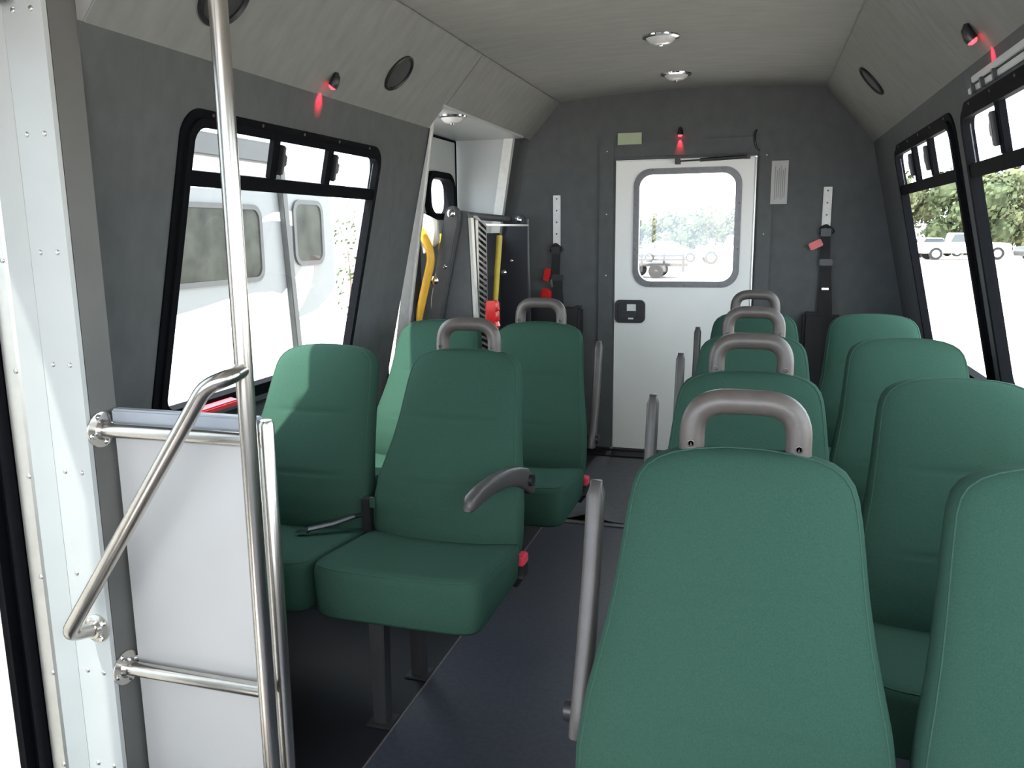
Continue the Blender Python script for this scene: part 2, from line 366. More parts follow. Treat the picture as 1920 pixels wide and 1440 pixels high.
obj('paddle', MB().box((-0.768, d0 - 0.014, 0.806), (-0.676, d0 - 0.004, 0.846)), 'blackmetal', hd, bevel=0.003)
obj('latch_plate', MB().box((-0.734, d0 - 0.0105, 0.842), (-0.682, d0 - 0.0045, 0.884)).box((-0.725, d0 - 0.0165, 0.797), (-0.695, d0 - 0.0145, 0.806)), 'track', hd, smooth=False)
sm = MB(); sm.tube([(-0.455, YR - 0.05, 1.680), (-0.340, YR - 0.05, 1.683)], 0.0045); sm.tube([(-0.340, YR - 0.05, 1.683), (-0.092, YR - 0.05, 1.692)], 0.010)
sm.box((-0.475, YR - 0.062, 1.665), (-0.447, YR - 0.008, 1.694)); sm.box((-0.105, YR - 0.058, 1.682), (-0.075, YR - 0.008, 1.701))
obj('gas_strut', sm, 'black', dr, bevel=0.001)
obj('hinge', MB().tube([(DX1 - 0.003, YR - 0.006, 0.05), (DX1 - 0.003, YR - 0.006, DZ1 - 0.01)], 0.007, 10), 'alu', dr)
obj('weatherstrip', MB().box((DX0 + 0.005, YR - 0.008, DZ1 - 0.012), (DX1 - 0.006, YR - 0.0045, DZ1 - 0.004)), 'track', dr, smooth=False)

# ------------------------------------------------------------------ windows
def window(name, key, side, ztr, label, bars, latch_dir):
    y0, y1, z0, z1 = WIN[key]
    w = empty(name, (0, 0, 0), label, 'window', kind='structure'); f = wallmap(side)
    r = 0.075
    m = MB(f)
    out = rrect(y0, y1, z0, z1, r, 8); md = rrect(y0 + 0.022, y1 - 0.022, z0 + 0.022, z1 - 0.022, r - 0.018, 8); inn = rrect(y0 + 0.045, y1 - 0.045, z0 + 0.045, z1 - 0.045, r - 0.035, 8)
    m.ring(out, md, 0.006, 0.0004); m.ring(md, inn, 0.016, -0.016)
    fr = obj('frame', m, 'rubber', w, ang=30)
    for k in range(5):
        u = y0 + 0.12 + (y1 - y0 - 0.24) * k / 4
        for v in (z0 + 0.011, z1 - 0.011):
            p = f(u, v, 0.0062)
            cached('screw', 'screw_w%d' % side, lambda: MB().lathe([(0.005, 0), (0.005, 0.001), (0.003, 0.0025)], (0, 0, 0), (-side, 0, -0.22), 8), 'screw', fr, p)
    if ztr:
        obj('transom_bar', MB(f).box((y0 + 0.04, ztr - 0.020, 0.012), (y1 - 0.04, ztr + 0.020, -0.014)), 'rubber', w, smooth=False, bevel=0.003)
        us = [y0 + (y1 - y0) * b for b in bars]
        for u in us:
            mu = obj('mullion', MB(f).box((u - 0.016, ztr + 0.018, 0.009), (u + 0.016, z1 - 0.04, -0.012)), 'rubber', w, smooth=False, bevel=0.003)
            zc = (ztr + z1 - 0.02) / 2
            poly = [(0.016, -0.045), (0.030, -0.040), (0.030, -0.02), (0.042, -0.014), (0.042, 0.014), (0.030, 0.02), (0.030, 0.04), (0.016, 0.045)]
            poly = [(u + latch_dir * a, zc + b) for a, b in poly]
            obj('latch', MB(f).prism(poly, 2, -0.010, 0.022), 'black', mu, smooth=False, bevel=0.002)
        edges = [y0 + 0.04] + us + [y1 - 0.04]
        for k in range(len(edges) - 1):
            obj('pane', MB(f).box((edges[k] + 0.012, ztr + 0.016, -0.003), (edges[k + 1] - 0.012, z1 - 0.042, -0.006)), 'glass', w, smooth=False)
        obj('pane', MB(f).box((y0 + 0.042, z0 + 0.042, -0.003), (y1 - 0.042, ztr - 0.016, -0.006)), 'glass', w, smooth=False)
    else:
        obj('pane', MB(f).box((y0 + 0.042, z0 + 0.042, -0.003), (y1 - 0.042, z1 - 0.042, -0.006)), 'glass', w, smooth=False)
    return w
w1 = window('window_1', 'L', -1, 1.452, 'large black-framed window on the left wall with trailer outside', (0.375, 0.66), 1)
w2 = window('window_2', 'R2', 1, 1.470, 'rear black-framed window on the right wall with parked cars outside', (0.36, 0.64), 1)
w3 = window('window_3', 'R1', 1, 1.470, 'nearer black-framed window cut by the right picture edge', (0.36, 0.66), 1)
w4 = window('window_4', 'RF', 1, 1.470, 'front window on the right wall beside the first seat row', (0.36, 0.64), 1)
w5 = window('window_5', 'DR', 1, None, 'driver side window at the front right', (), 1)
# red emergency latch on the left window sill
f = wallmap(-1)
lt = obj('emergency_latch', MB(f).box((1.985, 0.786, 0.020), (2.16, 0.806, 0.052)).box((1.985, 0.735, 0.020), (2.005, 0.786, 0.052)), 'redlatch', w1, smooth=False, bevel=0.004, label='red emergency release latch')
obj('latch_pin', MB().tube([f(2.03, 0.762, 0.02), f(2.03, 0.762, 0.045), f(2.09, 0.735, 0.048)], 0.006, 8), 'glow', lt)
obj('sill_track', MB(f).box((1.90, 0.738, 0.0004), (2.93, 0.748, 0.014)), 'blackmetal', w1, smooth=False, bevel=0.002)
# pale shade track over the nearer right window
f = wallmap(1)
o = obj('shade_track', MB(f).box((1.75, 1.694, 0.0004), (2.62, 1.712, 0.016)).box((1.75, 1.674, 0.0004), (2.70, 1.690, 0.010)), 'vest', w3, smooth=False, bevel=0.002)
for u in (2.40, 2.52, 2.62): obj('track_clip', MB(f).box((u - 0.006, 1.668, 0.010), (u + 0.006, 1.695, 0.020)), 'blackmetal', o, smooth=False)

# ------------------------------------------------------------------ lift doorway, vestibule and outer doors
vb = MB(); XD = -1.715
vb.box((XD - 0.05, 3.37, 1.825), (AX - 0.885, 4.60, 1.84)); vb.prism([(XD - 0.03, 0), (AX - 1.245, 0), (AX - 1.245, 0.5), (AX - wx(1.84), 1.84), (XD - 0.03, 1.84)], 1, 4.60, 4.612); vb.box((XD - 0.03, 3.37, 0), (AX - 1.24, 3.405, 1.70))
struct(obj('wall_vestibule', vb, 'vest', smooth=False), 'pale panels lining the wheelchair lift doorway', 'wall')
f = wallmap(-1)
tr = MB(f); tr.box((3.398, 0, 0.0005), (3.424, 1.80, 0.008)); tr.box((3.410, 0, 0.008), (3.424, 1.80, -0.05))
struct(obj('trim_3', tr, 'track', smooth=False), 'thin pale edge trim at the front of the lift doorway', 'trim')
tr = MB(f); tr.box((4.572, 0, 0.0005), (4.612, 1.83, 0.008)); tr.box((4.586, 0, 0.008), (4.598, 1.83, -0.05))
t4 = struct(obj('trim_4', tr, 'track', smooth=False), 'pale edge trim at the rear of the lift doorway', 'trim')
for z in (1.2, 1.4, 1.6, 1.75):
    cached('rivet', 'rivet_t', lambda: MB().lathe([(0.005, 0), (0.005, 0.001), (0.002, 0.003)], (0, 0, 0), (1, 0, -0.22), 8), 'alu', t4, f(4.592, z, 0.008))
def lift_door(name, y0, y1, wy0, wy1, wz0, wz1, label):
    d = empty(name, (0, 0, 0), label, 'door', kind='structure')
    X0, X1 = XD - 0.03, XD; zt = 1.824
    m = MB(); m.box((X0, y0, 0.0), (X1, wy0 + 0.02, zt)); m.box((X0, wy1 - 0.02, 0.0), (X1, y1, zt)); m.box((X0, wy0 + 0.02, 0.0), (X1, wy1 - 0.02, wz0 + 0.02)); m.box((X0, wy0 + 0.02, wz1 - 0.02), (X1, wy1 - 0.02, zt))
    obj('door_leaf', m, 'vest', d, smooth=False)
    g = MB(lambda u, v, w: (w, u, v)); g.ring(rrect(wy0, wy1, wz0, wz1, 0.10, 7), rrect(wy0 + 0.035, wy1 - 0.035, wz0 + 0.035, wz1 - 0.035, 0.07, 7), X0 - 0.005, X1 + 0.028)
    obj('window_gasket', g, 'rubber', d)
    obj('pane', MB().box((X0 + 0.012, wy0 + 0.03, wz0 + 0.03), (X0 + 0.016, wy1 - 0.03, wz1 - 0.03)), 'glass', d, smooth=False)
    g = MB(lambda u, v, w: (w, u, v)); g.ring(rrect(y0 + 0.002, y1 - 0.002, 0.02, zt, 0.012, 3), rrect(y0 + 0.012, y1 - 0.012, 0.03, zt - 0.012, 0.01, 3), X1 + 0.0005, X1 + 0.006)
    obj('weatherstrip', g, 'rubber', d)
lift_door('door_2', 3.99, 4.585, 4.10, 4.505, 1.375, 1.632, 'rear leaf of the lift doors with a rounded window')
lift_door('door_3', 3.415, 3.985, 3.50, 3.90, 0.50, 1.17, 'front leaf of the lift doors half hidden by the lift')

# ------------------------------------------------------------------ entry door jamb on the far left
jm = MB(); jm.box((-1.500, 1.400, -0.8), (-1.400, 1.412, 2.07))
j1 = struct(obj('trim_5', jm, 'jamb', smooth=False), 'white riveted jamb of the entry door with paired rivets', 'trim')
for k in range(-3, 8):
    z = 1.754 - 0.2425 * (k + 0) if k >= 0 else None
    if z is None: continue
    for x in (-1.4735, -1.4275):
        cached('rivet', 'rivet_j', lambda: MB().lathe([(0.0062, 0), (0.0055, 0.0015), (0.003, 0.003)], (0, 0, 0), (0, -1, 0), 12), 'alu', j1, (x, 1.400, z))
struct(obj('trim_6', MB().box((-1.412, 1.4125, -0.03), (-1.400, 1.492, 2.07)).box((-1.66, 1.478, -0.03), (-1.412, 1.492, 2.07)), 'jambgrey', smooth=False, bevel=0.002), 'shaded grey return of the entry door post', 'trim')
struct(obj('trim_7', MB().prism([(-1.500, 1.405), (-1.500, 1.399), (-1.545, 1.382), (-1.548, 1.405)], 2, -0.8, 2.07), 'jamb', smooth=False), 'bright sloping edge of the entry door post', 'trim')
j8 = struct(obj('trim_8', MB().prism([(-1.545, 1.405), (-1.545, 1.383), (-1.552, 1.379), (-1.590, 1.379), (-1.590, 1.405)], 2, -0.8, 2.07), 'alu', smooth=False), 'aluminium strip of the entry door with single rivets', 'trim')
for k in range(8):
    cached('rivet', 'rivet_j', None, 'alu', j8, (-1.556, 1.379, 1.734 - 0.2405 * k))
sl = MB(); sl.tube([(-1.606, 1.374, -0.8), (-1.606, 1.374, 2.07)], 0.014, 12); sl.tube([(-1.628, 1.380, -0.8), (-1.628, 1.380, 2.07)], 0.010, 12); sl.box((-1.64, 1.385, -0.8), (-1.59, 1.40, 2.07))
struct(obj('trim_9', sl, 'rubber'), 'dark rubber seal at the edge of the entry door opening', 'trim')
struct(obj('added_trim_10', MB().box((-1.66, 0.795, -0.8), (-1.40, 0.825, 2.07)), 'jamb', smooth=False), 'unseen white front jamb of the entry door opening, added to block sun', 'trim')  # added out of view so sun misses the modesty panel
ed = empty('added_door_4', (0, 0, 0), 'tinted glass entry door at the far left edge, added to dim daylight', 'door', kind='structure')  # closed leaf added to cut the light and sun through the doorway
g = MB(lambda u, v, w: (w, u, v)); g.ring(rrect(0.828, 1.372, -0.76, 1.76, 0.03, 3), rrect(0.86, 1.345, -0.70, 1.72, 0.03, 3), -1.652, -1.632)
obj('door_frame', g, 'rubber', ed)
obj('pane', MB().box((-1.645, 0.855, -0.705), (-1.640, 1.350, 1.725)), 'tint', ed, smooth=False)

# modesty partition with stanchion and rails
mp = empty('modesty_partition', (-1.2, 1.45, 0.0), 'light grey modesty panel framed by stainless poles and a slanted grab rail', 'partition')
L = Vector((1.2, -1.45, 0.0))
def mpart(name, mb, m, **k): return obj(name, mb, m, mp, loc=L, **k)
mpart('panel', MB().box((-1.392, 1.470, -0.30), (-1.012, 1.484, 0.900)), 'panel', smooth=False, bevel=0.002)
mpart('panel_cap', MB().box((-1.392, 1.464, 0.872), (-1.012, 1.490, 0.918)), 'edge', smooth=False, bevel=0.004)
PX = -1.003
mpart('stanchion', MB().tube([(PX, 1.42, -0.40), (PX, 1.42, 2.056)], 0.0182, 20), 'steel')
mpart('post', MB().tube([(-0.992, 1.468, 0.003), (-0.992, 1.468, 0.906), (-0.992, 1.468, 0.914)], [0.0165, 0.0165, 0.012], 18), 'steel')
for z in (0.876, 0.297):
    mpart('rail', MB().tube([(-1.398, 1.438, z), (-1.010, 1.438, z)], 0.0165, 18), 'steel')
    fo = mpart('flange', MB().lathe([(0.040, 0), (0.040, 0.004), (0.024, 0.008), (0.020, 0.018)], (-1.3995, 1.438, z), (1, 0, 0), 24), 'steel')
    for a in (0.3, 1.87, 3.44, 5.01):
        cached('bolt', 'bolt_f', lambda: MB().lathe([(0.007, 0), (0.007, 0.004), (0.004, 0.007)], (0, 0, 0), (1, 0, 0), 8), 'chrome', fo, (-1.3955, 1.438 + 0.031 * math.cos(a), z + 0.031 * math.sin(a)))
gr = fillet([(PX, 1.41, 1.027), (-1.065, 1.33, 1.015), (-1.440, 1.33, 0.429), (-1.428, 1.395, 0.414)], 0.10, 8)
gr = fillet([(PX, 1.412, 1.030), (-0.985, 1.345, 1.028), (-1.030, 1.33, 1.010), (-1.448, 1.33, 0.424), (-1.430, 1.398, 0.412)], 0.035, 8)
mpart('grab_rail', MB().tube(gr, 0.0165, 18), 'steel')
fo = mpart('flange', MB().lathe([(0.034, 0), (0.034, 0.004), (0.022, 0.008), (0.019, 0.018)], (-1.430, 1.3998, 0.412), (0, -1, 0), 24), 'steel')
for a in (0.6, 2.2, 3.7, 5.3):
    cached('bolt', 'bolt_g', lambda: MB().lathe([(0.006, 0), (0.006, 0.004), (0.004, 0.006)], (0, 0, 0), (0, -1, 0), 8), 'chrome', fo, (-1.430 + 0.027 * math.cos(a), 1.396, 0.412 + 0.027 * math.sin(a)))

# ------------------------------------------------------------------ seats
ZS = [0.375, 0.39, 0.42, 0.47, 0.53, 0.585, 0.592, 0.598, 0.604, 0.65, 0.70, 0.752, 0.759, 0.765, 0.771, 0.82, 0.86, 0.89, 0.91, 0.925, 0.937, 0.946, 0.952, 0.955]
WD = [0.410, 0.432, 0.448, 0.456, 0.456, 0.444, 0.442, 0.440, 0.438, 0.418, 0.398, 0.383, 0.381, 0.380, 0.378, 0.368, 0.359, 0.349, 0.336, 0.314, 0.278, 0.228, 0.160, 0.06]
FY = [-0.240, -0.252, -0.262, -0.267, -0.258, -0.237, -0.234, -0.231, -0.228, -0.200, -0.168, -0.139, -0.135, -0.132, -0.129, -0.106, -0.087, -0.071, -0.060, -0.050, -0.041, -0.033, -0.023, -0.008]
TH = [0.09, 0.102, 0.110, 0.114, 0.114, 0.112, 0.1115, 0.111, 0.1105, 0.107, 0.103, 0.0985, 0.098, 0.0975, 0.097, 0.095, 0.092, 0.089, 0.085, 0.079, 0.069, 0.056, 0.038, 0.012]
def backrest_mesh():
    m = MB(); loops = []
    def at(z): return interp(z, ZS, WD), interp(z, ZS, FY), interp(z, ZS, TH)
    zz = []
    for i in range(len(ZS) - 1):
        n = 3 if ZS[i + 1] - ZS[i] > 0.03 else 1
        zz += [ZS[i] + (ZS[i + 1] - ZS[i]) * k / n for k in range(n)]
    zz.append(ZS[-1])
    for z in zz:
        w, fy, th = at(z); n = 36; lp = []
        for k in range(n):
            a = 2 * math.pi * k / n; c, s = math.cos(a), math.sin(a); p = 2 / 3.6
            x = w / 2 * math.copysign(abs(c) ** p, c); y = th / 2 * math.copysign(abs(s) ** p, s)
            if y < 0: y *= 1 + 0.24 * (1 - abs(2 * x / w) ** 2.2)
            rec = 0.003 if (abs(z - 0.598) < 0.001 or abs(z - 0.765) < 0.001) and s < 0 else 0.0
            lp.append((x, fy + th / 2 + y + rec * max(0, 1 - (abs(2 * x / w) / 0.72) ** 4), z))
        loops.append(lp)
    return m.loft(loops)
def backseam_mesh():
    pts = []
    for s, rng in ((-1, range(3, len(ZS))), (1, range(len(ZS) - 1, 2, -1))):
        for i in rng:
            k = 0.476 if i < 17 else 0.478
            pts.append((s * WD[i] * k, FY[i] + TH[i] * 0.20, ZS[i] + 0.0005))
    return MB().tube(pts, 0.0016, 6)
def cushion_mesh():
    m = MB(); loops = []; n = 48
    def lp(a, b, zf, yc=-0.405, p=9.0):
        out = []
        for k in range(n):
            t = 2 * math.pi * k / n; c, s = math.cos(t), math.sin(t)
            x = a * math.copysign(abs(c) ** (2 / p), c); y = b * math.copysign(abs(s) ** (2 / p), s)
            out.append((x, yc + y, zf(x, yc + y)))
        return out
    def topz(x, y): return 0.482 - 0.10 * (y + 0.605) * (1 if y > -0.605 else 0) - 0.008 * (1 - (x / 0.22) ** 2)
    loops.append(lp(0.197, 0.165, lambda x, y: 0.336)); loops.append(lp(0.219, 0.188, lambda x, y: 0.334)); loops.append(lp(0.227, 0.196, lambda x, y: 0.345))
    loops.append(lp(0.231, 0.199, lambda x, y: 0.40))
    loops.append(lp(0.232, 0.200, lambda x, y: topz(x, y) - 0.028)); loops.append(lp(0.229, 0.197, lambda x, y: topz(x, y) - 0.012))
    loops.append(lp(0.220, 0.188, lambda x, y: topz(x, y) - 0.003)); loops.append(lp(0.202, 0.170, topz)); loops.append(lp(0.12, 0.11, topz, p=4)); loops.append(lp(0.05, 0.05, topz, p=3))
    return m.loft(loops)
def cushpipe_mesh():
    pts = []
    n = 48
    for k in range(n):
        t = 2 * math.pi * k / n; c, s = math.cos(t), math.sin(t)
        x = 0.2255 * math.copysign(abs(c) ** (2 / 9), c); y = -0.405 + 0.1935 * math.copysign(abs(s) ** (2 / 9), s)
        pts.append((x, y, 0.482 - 0.10 * max(0, y + 0.605) - 0.008 * (1 - (x / 0.22) ** 2) - 0.007))
    return MB().tube(pts, 0.0014, 6, closed=True)
def handle_mesh():
    p = fillet([(-0.083, 0.002, 0.915), (-0.083, 0.006, 1.029), (0.083, 0.006, 1.029), (0.083, 0.002, 0.915)], 0.070, 10)
    return MB().tube(p, 0.0205, 18)
def hscrew_mesh(): return MB().lathe([(0.0065, -0.001), (0.0065, 0.0012), (0.0045, 0.0014), (0.004, -0.001)], (0, 0, 0), (0, -1, 0), 14)
def arm_mesh():
    # lying forward along -y, pivot at the origin
    prof = [(0.045, -0.035, 0.012), (0.035, -0.018, 0.030), (0.0, 0.0, 0.034), (-0.06, 0.016, 0.028), (-0.15, 0.024, 0.025), (-0.25, 0.018, 0.024), (-0.33, 0.004, 0.023), (-0.378, -0.010, 0.021), (-0.392, -0.016, 0.012)]
    loops = []
    for y, z, h in prof:
        w = 0.0165 if y > -0.38 else 0.011
        lp = []
        for k in range(16):
            a = 2 * math.pi * k / 16; c, s = math.cos(a), math.sin(a)
            lp.append((w * math.copysign(abs(c) ** 0.6, c), y, z + h * math.copysign(abs(s) ** 0.6, s)))
        loops.append(lp)
    return MB().loft(loops)
def armup_mesh():
    prof = [(-0.03, 0.020), (-0.01, 0.028), (0.03, 0.027), (0.10, 0.022), (0.20, 0.020), (0.28, 0.020), (0.335, 0.019), (0.350, 0.014), (0.357, 0.007)]
    loops = []
    for z, h in prof:
        w = 0.0150 if z < 0.34 else 0.010
        y = 0.12 * z / 0.35 + 0.012 * math.sin(z / 0.35 * math.pi); lp = []
        for k in range(16):
            a = 2 * math.pi * k / 16; c, s = math.cos(a), math.sin(a)
            lp.append((w * math.copysign(abs(c) ** 0.6, c), y + h * math.copysign(abs(s) ** 0.6, s), z))
        loops.append(lp)
    return MB().loft(loops)
def seat_unit(x, y, s, arm_up, label, group, belts=False, gap=0.470):
    """x: centre of the aisle place; s: direction of the window place"""
    u = empty('double_bus_seat', (x, y, 0), label, 'seat', group)
    for wx_ in (0, s * gap):
        b = cached('backrest', 'backrest', backrest_mesh, 'seat', u, (wx_, 0, 0), ang=60)
        cached('piping', 'backpipe', backseam_mesh, 'piping', b, ang=80)
        c = cached('seat_cushion', 'cushion', cushion_mesh, 'seat', u, (wx_, 0, 0), ang=60)
        cached('piping', 'cushpipe', cushpipe_mesh, 'piping', c, ang=80)
    h = cached('grab_handle', 'handle', handle_mesh, 'handle', u, ang=80)
    for sx in (-0.083, 0.083): cached('screw', 'hscrew', hscrew_mesh, 'screw', h, (sx, -0.0178, 0.962))
    ax_ = -s * 0.237
    if arm_up: a = cached('armrest', 'armup', armup_mesh, 'arm', u, (ax_, -0.140, 0.53), ang=70)
    else: a = cached('armrest', 'armdn', arm_mesh, 'arm', u, (ax_ + s * 0.018, -0.150, 0.603), rot=(-0.15, 0, s * 0.09), ang=70)
    cached('pivot', 'pivot', lambda: MB().tube([(-0.026, 0, 0), (0.026, 0, 0)], 0.017, 14), 'black', a)
    def frame_mesh():
        m = MB()
        for yy in (-0.49, -0.25): m.box((-0.11 * s, yy - 0.02, 0.305), ((gap + 0.15) * s, yy + 0.02, 0.336))
        for c in (0, gap * s): m.box((c - 0.02, -0.51, 0.307), (c + 0.02, -0.165, 0.333)); m.box((c - 0.16, -0.20, 0.325), (c + 0.16, -0.165, 0.44))
        return m
    cached('seat_frame', 'frame%d_%g' % (s, gap), frame_mesh, 'shell', u, bevel=0.003)
    for yy in (-0.50, -0.25):
        cached('leg', 'leg', lambda: MB().prism([(-0.018, 0.0), (0.018, 0.0), (0.022, 0.31), (-0.022, 0.31)], 1, -0.02, 0.02).box((-0.035, -0.035, 0.0022), (0.035, 0.035, 0.008)), 'shell', u, (s * 0.085, yy, 0.0), bevel=0.002)
    cached('wall_bracket', 'wb%d_%g' % (s, gap), lambda: MB().box((s * (gap + 0.15), -0.56, 0.29), (s * 0.775, -0.23, 0.33)), 'shell', u, bevel=0.003)
    # belt buckle stalk on the aisle side
    k = cached('buckle', 'buckle%d' % s, lambda: MB().tube([(-s * 0.200, -0.20, 0.30), (-s * 0.226, -0.215, 0.34)], 0.012, 8).box((-s * 0.214, -0.236, 0.335), (-s * 0.238, -0.190, 0.372)), 'black', u, bevel=0.003)
    cached('release_button', 'rbtn%d' % s, lambda: MB().box((-s * 0.213, -0.236, 0.3725), (-s * 0.239, -0.188, 0.402)), 'pink', k, bevel=0.004, label='red release button')
    if belts:
        bl = obj('seat_belt', MB().tube([(s * 0.245, -0.17, 0.40), (s * 0.250, -0.235, 0.485), (s * 0.265, -0.28, 0.49)], 0.016, 8, squash=0.35)
                 .tube([(s * 0.265, -0.27, 0.49), (s * 0.315, -0.31, 0.475), (s * 0.375, -0.35, 0.466)], 0.018, 8, squash=0.3)
                 .box((s * 0.222, -0.26, 0.43), (s * 0.250, -0.225, 0.54)), 'black', u, bevel=0.002)
        obj('belt_tongue', MB().box((s * 0.365, -0.375, 0.459), (s * 0.405, -0.345, 0.4635)), 'chrome', bl, bevel=0.002)
        obj('belt_tongue', MB().box((s * 0.205, -0.262, 0.515), (s * 0.222, -0.254, 0.548)), 'chrome', bl, bevel=0.002)
    return u
RX, LX = -0.012, -0.840
right_labels = ['green double seat nearest the camera, its back filling the lower right', 'green double seat directly behind the nearest right-hand seat',
                'green double seat third from the front on the right side', 'rearmost green double seat on the right, before the shoulder belt']
for yy, lb in zip((1.33, 2.10, 2.86, 3.66), right_labels): seat_unit(RX, yy, 1, True, lb, 'green double seats on the right of the aisle')
seat_unit(LX, 2.32, -1, False, 'green double seat behind the modesty panel with its armrest folded down', 'green double seats on the left of the aisle', True)
seat_unit(LX + 0.022, 3.10, -1, True, 'green double seat in front of the wheelchair lift, armrest raised', 'green double seats on the left of the aisle', gap=0.415)

# ------------------------------------------------------------------ rubber mat at the back of the aisle
mm = MB(); nx_, ny_ = 26, 14; X0, X1, Y0, Y1 = -0.875, -0.245, 3.50, 4.58
def mz(x, y):
    d = math.hypot((x + 0.70) / 0.07, (y - 3.50) / 0.10)
    return 0.006 + 0.030 * math.exp(-d * d)
vs = [(X0 + (X1 - X0) * i / nx_, Y0 + (Y1 - Y0) * (j / ny_) ** 1.6, 0) for j in range(ny_ + 1) for i in range(nx_ + 1)]
top_ = [(x, y, mz(x, y)) for x, y, _ in vs]; bot_ = [(x, y, mz(x, y) - 0.004) for x, y, _ in vs]; N = len(vs)
fs = []
for j in range(ny_):
    for i in range(nx_):
        a = j * (nx_ + 1) + i; q = (a, a + 1, a + nx_ + 2, a + nx_ + 1); fs += [q, tuple(N + k for k in reversed(q))]
for i in range(nx_): fs += [(i, N + i, N + i + 1, i + 1), (ny_ * (nx_ + 1) + i, ny_ * (nx_ + 1) + i + 1, N + ny_ * (nx_ + 1) + i + 1, N + ny_ * (nx_ + 1) + i)]
for j in range(ny_):
    a = j * (nx_ + 1); b = a + nx_ + 1; fs += [(a, b, N + b, N + a), (a + nx_, N + a + nx_, N + b + nx_, b + nx_)]
mm.add(top_ + bot_, fs)
tag(obj('rubber_mat', mm, 'mat', ang=50), 'grey rubber mat with a curled front edge before the rear door', 'mat')
struct(obj('trim_11', MB().box((-0.83, 3.455, 0.0005), (-0.20, 3.492, 0.005)), 'strip', smooth=False, bevel=0.0015), 'worn metal strip across the aisle at the mat edge', 'trim')

# ------------------------------------------------------------------ lights, speakers
CN = Vector((1.0, 0, -0.877)).normalized()     # inward normal of the left cove
def cove_pt(side, y, z, off=0.0):
    t = (z - 1.738) / (2.030 - 1.738); x = 0.972 + (0.716 - 0.972) * t
    n = Vector((-(2.030 - 1.738), -(0.972 - 0.716))).normalized()
    return Vector((AX + side * (x + n.x * off), y, z + n.y * off)), Vector((side * n.x, 0, n.y))
def speaker(side, y, z, label, rad=0.072, deep=0.010):
    c, n = cove_pt(side, y, z)
    s = empty('ceiling_speaker', c, label, 'speaker', 'round speakers in the ceiling coves')
    obj('rim', MB().lathe([(rad, 0.0005), (rad, deep * 0.6), (rad - 0.006, deep), (rad - 0.012, deep * 0.5), (rad - 0.012, 0.0005)], (0, 0, 0), n, 36), 'black', s)
    obj('grille', MB().lathe([(rad - 0.013, 0.0007), (rad - 0.013, 0.003), (rad * 0.5, 0.006), (0.006, 0.007)], (0, 0, 0), n, 36), 'grille', s)
speaker(-1, 2.855, 1.872, 'round black speaker in left cove above the window corner')
speaker(-1, 1.835, 1.872, 'round black speaker at the top picture edge behind the pole', 0.078, 0.016)
speaker(1, 3.785, 1.898, 'round black speaker in the right-hand cove')
def marker(p, n, down, label):
    s = empty('red_marker_light', p, label, 'light', 'small red exit marker lights')
    n = Vector(n); d = Vector(down).normalized()
    pts = [n * 0.006 - d * 0.020, n * 0.014 - d * 0.008, n * 0.020 + d * 0.012, n * 0.020 + d * 0.022]
    obj('hood', MB().tube(pts, [0.006, 0.013, 0.016, 0.016], 14), 'black', s, ang=60)
    obj('led', MB().lathe([(0.012, 0), (0.012, 0.004), (0.006, 0.009)], n * 0.020 + d * 0.0225, d, 12), 'led', s)
    ld = bpy.data.lights.new('red_glow', 'SPOT'); ld.energy = 0.5; ld.color = (1, 0.02, 0.05); ld.spot_size = math.radians(50); ld.spot_blend = 1.0; ld.shadow_soft_size = 0.004
    lo = bpy.data.objects.new('red_glow', ld); COL.objects.link(lo); lo.parent = s; lo.location = n * 0.024 + d * 0.036
    lo.rotation_euler = (-(d - n * 0.28)).to_track_quat('Z', 'Y').to_euler()
for sd, y, z, lb in ((-1, 2.475, 1.800, 'red marker light in left cove above the big window'), (1, 2.445, 1.800, 'red marker light in the right cove above the nearer window')):
    c, n = cove_pt(sd, y, z, 0.0005); dn = Vector((sd * (0.972 - 0.716), 0, -(2.03 - 1.738)))
    marker(c, n, dn, lb)
marker(Vector((-0.453, YR - 0.0005, 1.845)), (0, -1, 0), (0, 0, -1), 'red marker light on the rear wall above the white door')
def dome(p, n, label, rad=0.062):
    s = empty('dome_light', p, label, 'light', 'round dome lights')
    obj('bezel', MB().lathe([(rad + 0.014, 0.0005), (rad + 0.012, 0.006), (rad, 0.010), (rad - 0.004, 0.006)], (0, 0, 0), n, 32), 'chrome', s)
    obj('lens', MB().lathe([(rad - 0.003, 0.006), (rad - 0.008, 0.016), (rad * 0.65, 0.027), (rad * 0.3, 0.032), (0.004, 0.033)], (0, 0, 0), n, 32), 'lens', s, ang=60)
    obj('bulb_holder', MB().lathe([(0.010, 0.033), (0.008, 0.037), (0.003, 0.038)], (0, 0, 0), n, 12), 'chrome', s)
dome(Vector((-0.420, 3.50, ceil_z(0))), (0, 0, -1), 'round chrome dome light, the nearer of two on the ceiling')
dome(Vector((-0.440, 4.33, ceil_z(0))), (0, 0, -1), 'round chrome dome light on the ceiling close to the rear wall')
dome(Vector((-1.372, 3.63, 1.825)), (0, 0, -1), 'round dome light in the lift doorway ceiling', 0.055)

